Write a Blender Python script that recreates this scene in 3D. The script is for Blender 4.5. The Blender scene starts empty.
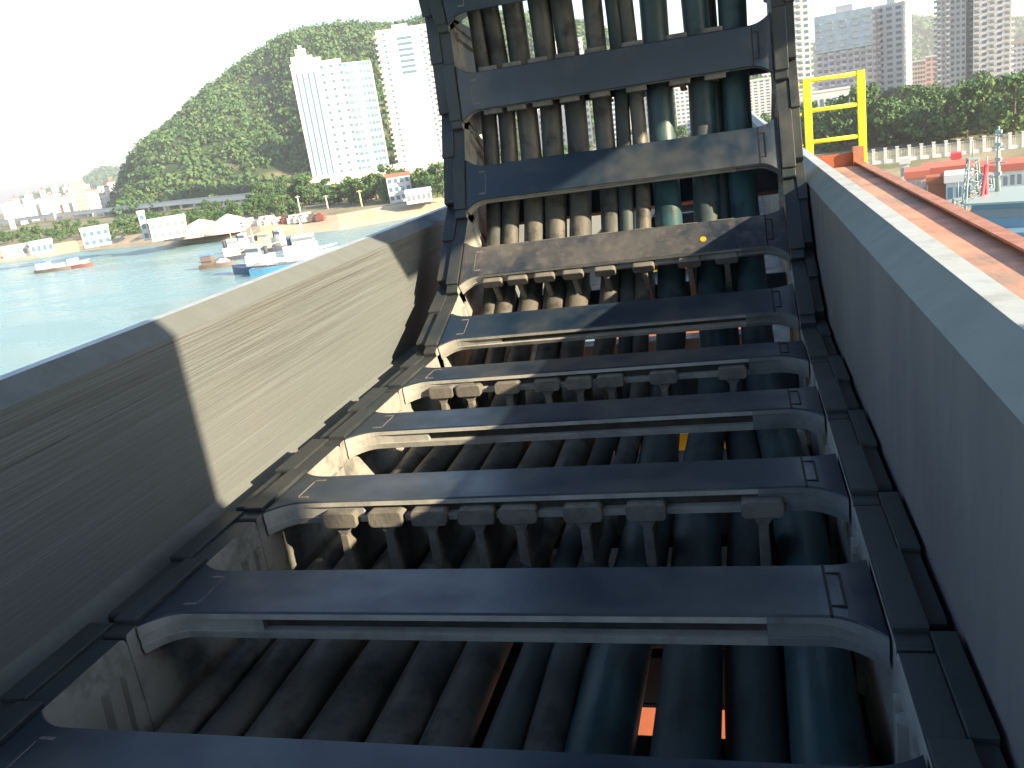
import bpy, bmesh, math, random
import numpy as np
from mathutils import Vector, Matrix
random.seed(7); RNG = np.random.default_rng(7)
S = bpy.context.scene
COL = S.collection
# ------------------------------------------------------------------ camera
PITCH, YAW, ROLL, FPX = -0.284673, -0.282247, -0.149967, 857.498
def cam_axes():
    cy, sy, cp, sp, cr, sr = math.cos(YAW), math.sin(YAW), math.cos(PITCH), math.sin(PITCH), math.cos(ROLL), math.sin(ROLL)
    f = Vector((sy*cp, cy*cp, sp)); r = Vector((cy, -sy, 0)); u = r.cross(f)
    return cr*r + sr*u, -sr*r + cr*u, f
CR, CU, CF = cam_axes()
cam = bpy.data.cameras.new('camera'); camo = bpy.data.objects.new('camera', cam); COL.objects.link(camo)
cam.sensor_width = 36; cam.lens = 36*FPX/1024; cam.clip_start = 0.02; cam.clip_end = 20000
m = Matrix.Identity(4)
for i in range(3):
    m[i][0] = CR[i]; m[i][1] = CU[i]; m[i][2] = -CF[i]
camo.matrix_world = m
S.camera = camo
# ------------------------------------------------------------------ light
SUN = Vector((2.27, -0.85, 1.0)).normalized()
EL = math.asin(SUN.z); AZ = math.atan2(SUN.x, SUN.y)
W = bpy.data.worlds.new('World'); S.world = W; W.use_nodes = True
nt = W.node_tree; bg = nt.nodes['Background']
sk = nt.nodes.new('ShaderNodeTexSky'); sk.sky_type = 'NISHITA'; sk.sun_disc = False
sk.sun_elevation = EL; sk.sun_rotation = AZ; sk.air_density = 1.0; sk.dust_density = 1.0; sk.ozone_density = 1.0
nt.links.new(sk.outputs[0], bg.inputs[0]); bg.inputs[1].default_value = 0.11
sl = bpy.data.lights.new('sun', 'SUN'); sl.energy = 5.0; sl.angle = math.radians(0.5); sl.color = (1.0, 0.78, 0.52)
so = bpy.data.objects.new('sun', sl); COL.objects.link(so)
so.rotation_euler = SUN.to_track_quat('Z', 'Y').to_euler()
S.view_settings.view_transform = 'Standard'; S.view_settings.look = 'None'
S.view_settings.gamma = 1; S.view_settings.use_curve_mapping = False
S.view_settings.exposure = 1.75
# ------------------------------------------------------------------ helpers
def ray(px, py): return (CR*((px-512)/FPX) - CU*((py-384)/FPX) + CF)
def onz(px, py, z):
    d = ray(px, py); return d*(z/d.z)
def atd(px, py, D):
    d = ray(px, py); return d*(D/math.hypot(d.x, d.y))
MATS = {}
K = 0.36   # scales the near base colours down to offset the raised exposure
def mat(name, col, rough=0.6, col2=None, scale=8, amt=0.5, metal=0, spec=0.5, bump=0, bscale=60, stretch=None, col3=None, scale3=3, amt3=0.5, detail=6, obj=True, lo=0.42, hi=0.62):
    if name in MATS: return MATS[name]
    col = tuple(x*K for x in col); col2 = col2 and tuple(x*K for x in col2); col3 = col3 and tuple(x*K for x in col3)
    M = bpy.data.materials.new(name); M.use_nodes = True; N = M.node_tree; L = N.links
    b = N.nodes['Principled BSDF']
    b.inputs['Roughness'].default_value = rough; b.inputs['Metallic'].default_value = metal
    b.inputs['Specular IOR Level'].default_value = spec
    b.inputs['Base Color'].default_value = (*col, 1)
    tc = N.nodes.new('ShaderNodeTexCoord'); g = N.nodes.new('ShaderNodeNewGeometry')
    src = g.outputs['Position']
    def noise(sc, st=None, det=detail, seed=0):
        mp = N.nodes.new('ShaderNodeMapping'); L.new(src, mp.inputs[0])
        mp.inputs['Location'].default_value = (seed*3.7, seed*1.9, seed*.7)
        if st: mp.inputs['Scale'].default_value = st
        n = N.nodes.new('ShaderNodeTexNoise'); n.inputs['Scale'].default_value = sc; n.inputs['Detail'].default_value = det
        n.inputs['Roughness'].default_value = 0.62
        L.new(mp.outputs[0], n.inputs['Vector']); return n
    last = None
    def mixin(prev, c, n, lo, hi, amt):
        r = N.nodes.new('ShaderNodeMapRange'); r.inputs[1].default_value = lo; r.inputs[2].default_value = hi
        r.inputs[3].default_value = 0; r.inputs[4].default_value = amt
        L.new(n.outputs[0], r.inputs[0])
        x = N.nodes.new('ShaderNodeMix'); x.data_type = 'RGBA'
        L.new(r.outputs[0], x.inputs[0])
        if prev is None: x.inputs[6].default_value = (*col, 1)
        else: L.new(prev, x.inputs[6])
        x.inputs[7].default_value = (*c, 1)
        return x.outputs[2], r
    if col2:
        last, r2 = mixin(None, col2, noise(scale, stretch), lo, hi, amt)
        ra = N.nodes.new('ShaderNodeMapRange'); ra.inputs[1].default_value = 0; ra.inputs[2].default_value = max(amt, .01)
        ra.inputs[3].default_value = rough; ra.inputs[4].default_value = min(1, rough+.22)
        L.new(r2.outputs[0], ra.inputs[0]); L.new(ra.outputs[0], b.inputs['Roughness'])
    if col3:
        last, _ = mixin(last, col3, noise(scale3, None, 4, 5), .5, .66, amt3)
    if last is not None: L.new(last, b.inputs['Base Color'])
    if bump:
        n = noise(bscale, stretch, 5, 2); bp = N.nodes.new('ShaderNodeBump'); bp.inputs['Strength'].default_value = bump
        bp.inputs['Distance'].default_value = 0.3/bscale
        L.new(n.outputs[0], bp.inputs['Height']); L.new(bp.outputs[0], b.inputs['Normal'])
    MATS[name] = M; return M
class MB:
    def __init__(s): s.v = []; s.f = []; s.m = []; s.s = []
    def add(s, vs, fs, mi=0, smooth=False):
        o = len(s.v); s.v += [tuple(x) for x in vs]
        for f in fs: s.f.append([i+o for i in f]); s.m.append(mi); s.s.append(smooth)
    def box(s, x0, x1, y0, y1, z0, z1, T=None, mi=0):
        vs = [Vector((x, y, z)) for z in (z0, z1) for y in (y0, y1) for x in (x0, x1)]
        if T: vs = [T @ v for v in vs]
        s.add(vs, [(0,2,3,1),(4,5,7,6),(0,1,5,4),(2,6,7,3),(0,4,6,2),(1,3,7,5)], mi)
    def loft(s, rings, cap=True, mi=0, smooth=False, closed=True, mis=None):
        n = len(rings[0]); o = len(s.v)
        for r in rings: s.v += [tuple(x) for x in r]
        for i in range(len(rings)-1):
            for j in range(n if closed else n-1):
                k = (j+1) % n
                s.f.append([o+i*n+j, o+i*n+k, o+(i+1)*n+k, o+(i+1)*n+j]); s.m.append(mis[j] if mis else mi); s.s.append(smooth)
        if cap:
            s.f.append([o+j for j in range(n)][::-1]); s.m.append(mi); s.s.append(False)
            s.f.append([o+(len(rings)-1)*n+j for j in range(n)]); s.m.append(mi); s.s.append(False)
    def tube(s, pts, rad, n=10, mi=0, cap=True):
        pts = [Vector(p) for p in pts]; rings = []
        up = Vector((0, 0, 1))
        for i, p in enumerate(pts):
            t = (pts[min(i+1, len(pts)-1)] - pts[max(i-1, 0)]).normalized()
            ref = Vector((1, 0, 0)) if abs(t.x) < .9 else Vector((0, 0, 1))
            a = t.cross(ref).normalized(); b = t.cross(a)
            r = rad[i] if isinstance(rad, (list, tuple)) else rad
            rings.append([p + a*r*math.cos(2*math.pi*k/n) + b*r*math.sin(2*math.pi*k/n) for k in range(n)])
        s.loft(rings, cap, mi, True)
    def prism(s, poly, a0, a1, fn, mi=0):
        s.loft([[fn(x, y, a0) for x, y in poly], [fn(x, y, a1) for x, y in poly]], True, mi)
    def build(s, name, mats, parent=None, bevel=0, origin=None):
        me = bpy.data.meshes.new(name)
        vs = s.v
        if origin is not None: vs = [(x-origin[0], y-origin[1], z-origin[2]) for x, y, z in vs]
        me.from_pydata(vs, [], s.f)
        for k in (mats if isinstance(mats, (list, tuple)) else [mats]): me.materials.append(k)
        me.polygons.foreach_set('material_index', s.m); me.polygons.foreach_set('use_smooth', s.s)
        bm = bmesh.new(); bm.from_mesh(me); bmesh.ops.recalc_face_normals(bm, faces=bm.faces); bm.to_mesh(me); bm.free()
        me.update()
        o = bpy.data.objects.new(name, me); COL.objects.link(o)
        if parent is not None: o.parent = parent
        if bevel:
            b = o.modifiers.new('bevel', 'BEVEL'); b.width = bevel; b.segments = 2; b.limit_method = 'ANGLE'; b.angle_limit = math.radians(40)
        return o
def tag(o, label, cat, group=None):
    o['label'] = label; o['category'] = cat
    if group: o['group'] = group
    return o
def thing(name, label, cat, loc=(0,0,0), rz=0, group=None):
    o = bpy.data.objects.new(name, None); COL.objects.link(o); o.location = loc; o.rotation_euler = (0,0,rz); o.empty_display_size = .1
    return tag(o, label, cat, group)
def structure(o, kind='structure'): o['kind'] = kind; return o
def copy_tree(o, parent=None):
    c = o.copy(); COL.objects.link(c)
    if parent is not None: c.parent = parent
    for ch in list(o.children): copy_tree(ch, c)
    return c
# ------------------------------------------------------------------ materials
DUST = (0.30, 0.255, 0.20)
M_poly = mat('polymer', (0.022, 0.056, 0.108), .30, (0.070, 0.105, 0.135), 9, .5, bump=.12, bscale=300, spec=.6, col3=(.26,.27,.25), scale3=5.5, amt3=.5)
M_polyd_sun = mat('polymer_dusty_sunlit', (0.05, 0.08, 0.12), .45, (0.34, 0.33, 0.30), 7, .6, bump=.2, bscale=240, spec=.4, col3=(.55,.50,.40), scale3=60, amt3=.2)  # dusty, with a browner sunlit tone painted in for the sunlit bar
M_plate = mat('polymer_plate', (0.055, 0.080, 0.092), .42, (0.12, 0.135, 0.135), 14, .7, bump=.2, bscale=200)
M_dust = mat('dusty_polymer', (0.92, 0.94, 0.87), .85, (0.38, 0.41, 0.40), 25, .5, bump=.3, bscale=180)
M_inner = mat('dusty_plate', (0.76, 0.79, 0.74), .85, (0.52, 0.55, 0.52), 12, .6, bump=.3, bscale=120, col3=(.05,.05,.05), scale3=22, amt3=.55)
M_div = mat('dusty_divider', (0.44, 0.43, 0.38), .85, (0.25, 0.26, 0.24), 50, .7, bump=.5, bscale=220)
M_groove = mat('groove', (0.05, 0.05, 0.046), .7, DUST, 30, .45)
M_seam = mat('seam', (0.008, 0.008, 0.010), .6)
M_cb = mat('cable_brown', (0.27, 0.265, 0.23), .52, (0.09, 0.125, 0.125), 14, .8, stretch=(1, .35, .35), bump=.45, bscale=70, col3=(.02,.02,.02), scale3=24, amt3=.75)
M_ct = mat('cable_teal', (0.07, 0.20, 0.23), .42, (0.11, 0.14, 0.14), 11, .9, stretch=(1.6, .3, .3), bump=.2, bscale=90, col3=(.016,.02,.024), scale3=18, amt3=.6)
M_cg = mat('cable_grey', (0.11, 0.16, 0.165), .6, (0.06, 0.08, 0.085), 12, .8, stretch=(1, .3, .3), bump=.2, bscale=90)
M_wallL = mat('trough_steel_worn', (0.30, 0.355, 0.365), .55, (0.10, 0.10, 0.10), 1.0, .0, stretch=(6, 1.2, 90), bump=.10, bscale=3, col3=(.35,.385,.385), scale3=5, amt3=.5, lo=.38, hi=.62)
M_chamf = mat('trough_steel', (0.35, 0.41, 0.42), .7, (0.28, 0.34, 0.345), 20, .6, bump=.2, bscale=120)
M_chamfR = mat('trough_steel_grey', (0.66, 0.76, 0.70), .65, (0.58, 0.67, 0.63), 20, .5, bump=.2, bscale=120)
M_wallR = mat('trough_steel_dark', (0.38, 0.39, 0.39), .65, (0.29, 0.30, 0.31), 4, .6, stretch=(3, 3, .7), bump=.2, bscale=60, col3=(.19,.20,.21), scale3=2.2, amt3=.45)
M_flange = mat('flange_steel', (1.15, 1.35, 1.45), .5, (0.95, 1.1, 1.2), 25, .4, bump=.15, bscale=100, col3=(.25,.22,.18), scale3=30, amt3=.25)
K = 0.62
M_orange = mat('orange_paint', (0.62, 0.16, 0.06), .6, (0.38, 0.15, 0.08), 6, .6, bump=.2, bscale=60)
M_rust = mat('orange_deck', (0.85, 0.42, 0.27), .8, (0.34, 0.28, 0.24), 2.5, .85, stretch=(1, .5, 1), bump=.4, bscale=30, col3=(.14,.10,.08), scale3=1.2, amt3=.5)
M_rim = mat('orange_rim', (0.56, 0.24, 0.13), .45, (0.36, 0.17, 0.10), 8, .6)
M_yel = mat('yellow_paint', (1.2, 1.1, 0.03), .45, (1.1, 0.9, 0.03), 5, .4)
M_blocker = mat('blocker_grey', (0.30, 0.32, 0.34), .5, (0.22, 0.23, 0.24), 3, .5)
# brushed streaks of the left wall: worn into the paint, strongest in the upper half where the chain rubs
def worn(M):
    N = M.node_tree; L = N.links; b = N.nodes['Principled BSDF']
    g = N.nodes.new('ShaderNodeNewGeometry'); mp = N.nodes.new('ShaderNodeMapping'); mp.inputs['Scale'].default_value = (1, 1.8, 300)
    mp.inputs['Rotation'].default_value = (math.radians(-2.5), 0, 0)
    n = N.nodes.new('ShaderNodeTexNoise'); n.inputs['Scale'].default_value = 1.3; n.inputs['Detail'].default_value = 5; n.inputs['Roughness'].default_value = .7
    L.new(g.outputs['Position'], mp.inputs[0]); L.new(mp.outputs[0], n.inputs['Vector'])
    sx = N.nodes.new('ShaderNodeSeparateXYZ'); L.new(g.outputs['Position'], sx.inputs[0])
    big = N.nodes.new('ShaderNodeTexNoise'); big.inputs['Scale'].default_value = 2.2; L.new(g.outputs['Position'], big.inputs['Vector'])
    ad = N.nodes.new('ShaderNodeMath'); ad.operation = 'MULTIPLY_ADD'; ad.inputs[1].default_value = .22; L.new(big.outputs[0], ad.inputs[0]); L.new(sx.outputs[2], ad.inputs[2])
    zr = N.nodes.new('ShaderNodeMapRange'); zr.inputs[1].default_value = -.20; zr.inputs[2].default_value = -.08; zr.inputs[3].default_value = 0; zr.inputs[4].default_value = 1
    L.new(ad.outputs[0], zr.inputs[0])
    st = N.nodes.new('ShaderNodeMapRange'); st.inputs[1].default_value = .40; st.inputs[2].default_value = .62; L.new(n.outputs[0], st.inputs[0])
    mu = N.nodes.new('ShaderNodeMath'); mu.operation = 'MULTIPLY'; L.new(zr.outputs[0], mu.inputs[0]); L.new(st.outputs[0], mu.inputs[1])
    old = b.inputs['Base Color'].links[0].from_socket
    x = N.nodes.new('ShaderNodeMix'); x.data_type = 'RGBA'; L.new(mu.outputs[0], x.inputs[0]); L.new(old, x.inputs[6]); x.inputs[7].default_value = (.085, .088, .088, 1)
    s2 = N.nodes.new('ShaderNodeMapRange'); s2.inputs[1].default_value = .52; s2.inputs[2].default_value = .60; n2 = N.nodes.new('ShaderNodeTexNoise'); n2.inputs['Scale'].default_value = 2.1; n2.inputs['Detail'].default_value = 6
    m2 = N.nodes.new('ShaderNodeMapping'); m2.inputs['Scale'].default_value = (1, 1.4, 420); m2.inputs['Rotation'].default_value = (math.radians(3), 0, 0); m2.inputs['Location'].default_value = (3, 7, 1)
    L.new(g.outputs['Position'], m2.inputs[0]); L.new(m2.outputs[0], n2.inputs['Vector']); L.new(n2.outputs[0], s2.inputs[0])
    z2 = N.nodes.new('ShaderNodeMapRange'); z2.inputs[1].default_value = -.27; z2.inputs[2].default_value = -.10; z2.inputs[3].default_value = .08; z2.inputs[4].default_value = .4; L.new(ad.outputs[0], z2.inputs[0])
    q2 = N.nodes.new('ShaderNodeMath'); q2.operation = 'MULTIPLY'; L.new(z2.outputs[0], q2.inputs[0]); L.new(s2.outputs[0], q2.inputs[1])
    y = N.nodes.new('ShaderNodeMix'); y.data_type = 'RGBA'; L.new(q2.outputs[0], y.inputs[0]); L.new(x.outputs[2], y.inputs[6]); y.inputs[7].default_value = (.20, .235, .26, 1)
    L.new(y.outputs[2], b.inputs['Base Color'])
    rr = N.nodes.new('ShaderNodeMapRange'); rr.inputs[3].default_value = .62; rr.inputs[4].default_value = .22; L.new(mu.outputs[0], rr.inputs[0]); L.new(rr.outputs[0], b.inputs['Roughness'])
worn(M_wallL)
# ------------------------------------------------------------------ trough
SZ = -0.14
def prof(poly, y0, y1, mb, mi=0, fn=None):
    mb.prism(poly, y0, y1, lambda x, z, y: (x, y, z), mi)
tr = thing('cable_trough', 'dusty grey steel trough with folded rims holding the black cable chain', 'trough', (-.2, .8, -.56))
O = (-.2, .8, -.56)
Y0, Y1 = -1.2, 9.5
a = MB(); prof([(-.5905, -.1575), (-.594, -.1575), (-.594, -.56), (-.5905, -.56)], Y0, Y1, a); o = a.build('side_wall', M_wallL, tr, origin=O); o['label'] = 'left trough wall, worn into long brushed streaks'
a = MB(); prof([(.1165, -.1575), (.120, -.1575), (.120, -.56), (.1165, -.56)], Y0, Y1, a); o = a.build('side_wall', M_wallR, tr, origin=O); o['label'] = 'right trough wall, plain grey steel in shade'
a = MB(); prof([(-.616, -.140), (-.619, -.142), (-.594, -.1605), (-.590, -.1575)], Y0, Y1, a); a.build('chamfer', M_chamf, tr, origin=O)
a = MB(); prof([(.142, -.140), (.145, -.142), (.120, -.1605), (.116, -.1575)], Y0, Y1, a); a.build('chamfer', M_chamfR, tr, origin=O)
a = MB(); prof([(-.616, -.140), (-.632, -.140), (-.632, -.175), (-.629, -.175), (-.629, -.1435), (-.616, -.1435)], Y0, Y1, a); a.build('flange', M_flange, tr, origin=O)
a = MB(); prof([(.142, -.140), (.160, -.140), (.160, -.19), (.157, -.19), (.157, -.1435), (.142, -.1435)], Y0, Y1, a); a.build('flange', M_flange, tr, origin=O)
a = MB(); prof([(-.590, -.350), (-.566, -.368), (-.562, -.376), (-.562, -.56), (-.590, -.56)], Y0, Y1, a); a.build('guide_ledge', M_chamf, tr, origin=O)
a = MB(); prof([(-.5615, -.515), (-.42, -.515), (-.42, -.52), (-.5615, -.52)], Y0, Y1, a); a.build('support_rail', M_plate, tr, origin=O)
a = MB(); prof([(.116, -.515), (0.0, -.515), (0.0, -.52), (.116, -.52)], Y0, Y1, a); a.build('support_rail', M_plate, tr, origin=O)
for k in range(9):
    y = .12 + k*.62
    a = MB(); a.box(-.5895, .116, y, y+.05, -.575, -.522); a.build('cross_member', M_yel if k in (2, 4) else M_plate, tr, origin=O)
for y0_, y1_ in ((-1.2, .61), (.74, 1.30), (2.6, 3.2), (.611, .739), (4.0, 9.4)):
    a = MB(); a.box(-.5895, -.17 if y0_ == .611 else .116, y0_, y1_, -.581, -.577); a.build('floor_plate', M_plate, tr, origin=O)
# ------------------------------------------------------------------ chain geometry
SC = 0.5
P = 0.40554*SC; DN = 0.17217*SC
TH = [0.0027, 0.0031, 0.0060, 0.0049, 0.3487, 0.7144, 1.1214, 1.4825]
Q0 = (0.90703*SC, -0.83771*SC)
NB = 3                                            # links nearer than the first fitted one
th = [0.0035]*NB + TH
while th[-1] < math.pi - .2: th.append(th[-1] + math.radians(20.5))
th += [math.pi + .0]*8
q = np.array(Q0) - NB*P*np.array([math.cos(.0035), math.sin(.0035)])
LINKS = []
for t in th:
    u = np.array([math.cos(t), math.sin(t)]); LINKS.append((q + u*P/2, t)); q = q + u*P
def frame(i):
    (y, z), t = LINKS[i]
    c, s_ = math.cos(t), math.sin(t)
    def fn(x, uu, n): return (x, y + uu*c - n*s_, z + uu*s_ + n*c)
    return fn
XA, XB = -.4895, .0755
ch = thing('cable_chain', 'black plastic cable carrier chain curving up and back overhead out of the trough', 'cable chain', (-.2, LINKS[2][0][0], -.51))
OC = tuple(ch.location)
def rrect(u0, u1, n0, n1, r0, r1, k=4):
    pts = []
    for (cx, cy, a0, r) in ((u1-r1, n1-r1, 0, r1), (u0+r0, n1-r0, 90, r0), (u0+r0, n0+r0, 180, r0), (u1-r1, n0+r1, 270, r1)):
        for j in range(k+1):
            t = math.radians(a0 + 90*j/k); pts.append((cx + r*math.cos(t), cy + r*math.sin(t)))
    return pts
def bar_sections(fn):
    EW = .038
    def ring(x, e, g):
        w = .0335 + .017*(e**2.2); nt_ = DN - .005*(e**2)*(1 if x > -.2 else .4)
        nb = DN - .024 - .005*(e**2)
        lo = nb + (nt_-nb)*.28; hi = nt_ - .006 - .006*e
        sec = [(w, nt_-.0015), (w-.0015, nt_), (-w+.0015, nt_), (-w, nt_-.0015), (-w-.0005, hi), (-w+g, hi-.0004), (-w+g, lo+.0004), (-w-.0005, lo), (-w+.001, nb), (w-.001, nb), (w, lo), (w-g, lo), (w-g, hi), (w, hi)]
        return [fn(x, a_, b_) for a_, b_ in sec]
    left = [ring(XA + .002 + EW*(k/7), 1-k/7, .0004) for k in range(8)] + [ring(-.432, 0, .002), ring(-.385, 0, .002)]
    mid = [ring(-.385, 0, .008), ring(0, 0, .008)]
    right = [ring(0, 0, .002)] + [ring(XB - .002 - EW*(1-k/7), k/7, .002*(1-k/7)+.0004) for k in range(8)]
    return left, mid, right
M_dust_shade = mat('dusty_polymer_shade', (0.26, 0.29, 0.29), .8, (0.12, 0.14, 0.15), 22, .6, bump=.2, bscale=180)  # right bar ends: same dust, darkened to paint in their shade
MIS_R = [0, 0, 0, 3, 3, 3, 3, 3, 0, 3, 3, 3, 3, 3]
MIS_E = [0, 0, 0, 1, 1, 1, 1, 1, 0, 1, 1, 1, 1, 1]; MIS_M = [0, 0, 0, 1, 1, 2, 1, 1, 0, 1, 1, 2, 1, 1]
DIVS = {1: [-.409, -.359, -.313, -.264, -.222, -.159, -.100, .003], 3: [-.434, -.392, -.334, -.276, -.230, -.186, -.113, -.022], 5: [-.430, -.384, -.335, -.284, -.228, -.162, -.085, -.024]}
for i in range(len(LINKS)):
    fn = frame(i); idx = i - NB                       # idx 0 = first fitted crossbar
    a = MB(); l_, m_, r_ = bar_sections(fn)
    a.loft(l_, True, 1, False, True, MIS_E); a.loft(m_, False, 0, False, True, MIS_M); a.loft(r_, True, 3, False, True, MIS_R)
    bar = a.build('crossbar', [M_polyd_sun if idx == 5 else M_poly, M_dust, M_groove, M_dust_shade], ch, origin=OC)
    # latches
    if -2 <= idx <= 9:
        a = MB(); w = .0225; e = DN + .0004
        X = -.456; sgn = 1 if idx % 2 else -1
        def bx(x0, x1, u0, u1, mi=0):
            a.loft([[fn(x0, u0, e-.003), fn(x1, u0, e-.003), fn(x1, u1, e-.003), fn(x0, u1, e-.003)], [fn(x0, u0, e), fn(x1, u0, e), fn(x1, u1, e), fn(x0, u1, e)]], True, mi)
        bx(X-.006, X+.006, w-.0028, w); bx(X-.006, X+.006, -w, -w+.0028)
        if sgn < 0: bx(X+.0059, X+.007, -w+.003, w-.004)
        else: bx(X-.007, X-.0059, -w+.003, w-.004)
        a.build('latch', M_div, bar, origin=OC)
        a = MB(); X = .0415
        bx(X-.001, X+.001, -.0335, .0335); bx(X+.001, X+.011, w-.002, w-.0005); bx(X+.001, X+.011, -w+.0005, -w+.002); bx(X+.0095, X+.011, -w+.002, w-.002)
        a.build('latch', M_seam, bar, origin=OC)
    if idx % 2 != 0 and -2 <= idx <= 11:
        for k, x in enumerate(DIVS.get(idx, DIVS[5 if idx > 5 else 1])):
            h = MB()
            h.prism(rrect(x-.0185, x+.0185, DN-.0265, DN-.0095, .0045, .0045, 3), -.0425, .0425, lambda xx, nn, uu: fn(xx, uu, nn))
            h.loft([[fn(x-.010, uu, DN-.026), fn(x+.010, uu, DN-.026), fn(x+.0045, uu, DN-.035), fn(x+.003, uu, -.078), fn(x-.003, uu, -.078), fn(x-.0045, uu, DN-.035)] for uu in (-.0385, .0385)], True)
            h.loft([[fn(x-.0045, uu, DN-.035), fn(x+.0045, uu, DN-.035), fn(x+.006, uu, -.078), fn(x-.006, uu, -.078)] for uu in (-.0395, -.0345)], True)
            h.build('divider', M_div, bar, bevel=.0012, origin=OC)
    # lower crossbar
    a = MB(); a.loft([[fn(x, .03, -.085), fn(x, -.03, -.085), fn(x, -.03, -.067), fn(x, .03, -.067)] for x in (XA+.001, XB-.001)], True)
    lb = a.build('lower_crossbar', M_poly, ch, bevel=.002, origin=OC)
    # side links
    for s_, xi in ((-1, XA), (1, XB)):
        a = MB()
        g = lambda d: xi + s_*d
        top = DN + .0005
        poly = rrect(-.094, .094, -.086, top, .012, .012)
        def plate(poly, d0, d1, mis0):
            r0 = [fn(g(d0), pu, pn) for pu, pn in poly]; r1 = [fn(g(d1), pu, pn) for pu, pn in poly]
            a.loft([r0, r1], False, 0)
            n = len(poly); o0 = len(a.v) - 2*n
            a.f.append([o0+j for j in range(n)]); a.m.append(mis0); a.s.append(False)
            a.f.append([o0+n+j for j in range(n)]); a.m.append(0); a.s.append(False)
        do = .037 if s_ > 0 else .045
        plate(rrect(-.062, .1406, -.086, top-.004, .004, .008), .0, .0215, 1)
        plate(rrect(-.046, .056, DN-.03, top+.0005, .001, .001, 1), .0006, .0225, 0)
        plate(rrect(-.030, .168, -.080, top-.006, .004, .009), .0225, do-.001, 0)
        plate(rrect(.060, .156, DN-.03, top-.0015, .001, .001, 1), .0218, do, 0)
        sp = a.build('side_link', [M_plate, M_inner], ch, bevel=.0012, origin=OC)
        # inner boss ribs near the joint
        r_ = MB()
        for uu, wd, dp in ((.098, .014, .006), (.118, .009, .004)):
            r_.loft([[fn(g(-dp*k_), uu - wd/2*j, n_) for (k_, j, n_) in ((0, -1, -.07), (1, -.6, -.07), (1, .6, -.07), (0, 1, -.07))], [fn(g(-dp*k_), uu + .01 - wd/2*j, n_) for (k_, j, n_) in ((0, -1, DN-.03), (1, -.6, DN-.03), (1, .6, DN-.03), (0, 1, DN-.03))]], True)
        r_.build('rib', M_inner, sp, origin=OC)
# yellow dot
fn = frame(NB+5); a = MB()
cx, cu, rr = -.060, -.006, .0052
a.loft([[fn(cx + rr*math.cos(t*math.pi/8), cu + rr*1.05*math.sin(t*math.pi/8), DN+h) for t in range(16)] for h in (-.001, .0006)], True)
a.build('yellow_dot', mat('dot_yellow', (.80, .52, .02), .5), ch, origin=OC)
# ------------------------------------------------------------------ cables
def path(n_off):
    pts = []
    for i in range(len(LINKS)):
        f_ = frame(i)
        for uu in (-P/2*.5, P/2*.5):
            p_ = f_(0, uu, n_off); pts.append((p_[1], p_[2]))
    return pts
CAB = [(-.452, -.457, .031, 'b'), (-.418, -.4255, .034, 'b'), (-.373, -.381, .041, 'b'), (-.323, -.335, .042, 'b'), (-.275, -.2895, .042, 'b'), (-.230, -.233, .037, 'b'),
       (-.187, -.1985, .028, 'g'), (-.158, -.171, .028, 'b'), (-.118, -.125, .050, 't'), (-.062, -.053, .048, 't'), (-.012, -.034, .044, 'g'), (.036, .012, .050, 't')]
LB = ['thin brown cable against the left side of the chain', 'dusty brown cable next to the leftmost thin one', 'dusty brown cable, third from the left side of the chain', 'dusty brown cable in the left half with a wider gap on either side',
      'dusty brown cable left of the middle of the chain', 'brown cable just left of the thin dark cable in the middle', 'thin dark grey cable in the middle of the bundle', 'thin brown cable beside the thick blue-green one',
      'thick blue-green cable, leftmost of the three teal cables', 'thick teal cable, second of the three thick ones', 'dark grey cable running low between two thick teal cables', 'thick teal cable nearest the right side of the chain']
for k, (xf, xc, d, kind) in enumerate(CAB):
    deep = -.022 if k == 10 else 0
    base = path(.017 - d/2 + deep)
    pts = []; n = len(base)
    i0 = 2*(NB+2); i1 = 2*(NB+5)
    for j, (y, z) in enumerate(base):
        t = min(1, max(0, (j-i0)/(i1-i0))); x = xf + (xc-xf)*t*t*(3-2*t)
        x += .0025*math.sin(j*.9 + k*2.3)
        pts.append((x, y, z))
    # smooth subdivide
    sm = []
    for j in range(n-1):
        p0, p1, p2, p3 = [Vector(pts[max(0, min(n-1, j+q_))]) for q_ in (-1, 0, 1, 2)]
        for t in (0, .5):
            sm.append(.5*((2*p1) + (p2-p0)*t + (2*p0-5*p1+4*p2-p3)*t*t + (3*p1-p0-3*p2+p3)*t**3))
    a = MB(); a.tube(sm, d/2, 20)
    o = a.build('cable', {'b': M_cb, 't': M_ct, 'g': M_cg}[kind], origin=sm[0]); o.location = sm[0]
    tag(o, LB[k], 'cable', 'cables lying inside the chain')
# ------------------------------------------------------------------ walkway, railing and girder beside the trough
DZ = -1.0
wk = thing('crane_walkway', 'orange painted steel walkway with raised rim, running beside the trough', 'walkway', (1.1, 5, DZ))
a = MB(); a.box(.30, 1.44, -3, 11.4, DZ-.01, DZ); a.build('deck', M_rust, wk, origin=(1.1, 5, DZ))
a = MB(); prof([(1.44, DZ-.25), (1.44, DZ+.005), (1.47, DZ+.005), (1.47, DZ-.25)], -3, 11.4, a)
a.box(1.385, 1.48, -3, 11.4, DZ+.035, DZ+.05); a.box(1.44, 1.45, -3, 11.4, DZ+.005, DZ+.035)
a.build('rim', M_rim, wk, origin=(1.1, 5, DZ))
a = MB(); a.box(.30, 1.44, 11.38, 11.4, DZ+.002, DZ+.16); a.build('toe_board', M_orange, wk, origin=(1.1, 5, DZ))
a = MB(); a.box(1.37, 1.49, 11.3, 11.42, DZ-.2, DZ+.22); a.build('end_post', M_rim, wk, origin=(1.1, 5, DZ))
PL = onz(866, 155, DZ+.1); YR = 11.46
rl = thing('guard_railing', 'bright yellow tubular guard railing closing the end of the orange walkway', 'railing', (1.2, YR, DZ))
OR = (1.2, YR, DZ)
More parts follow.
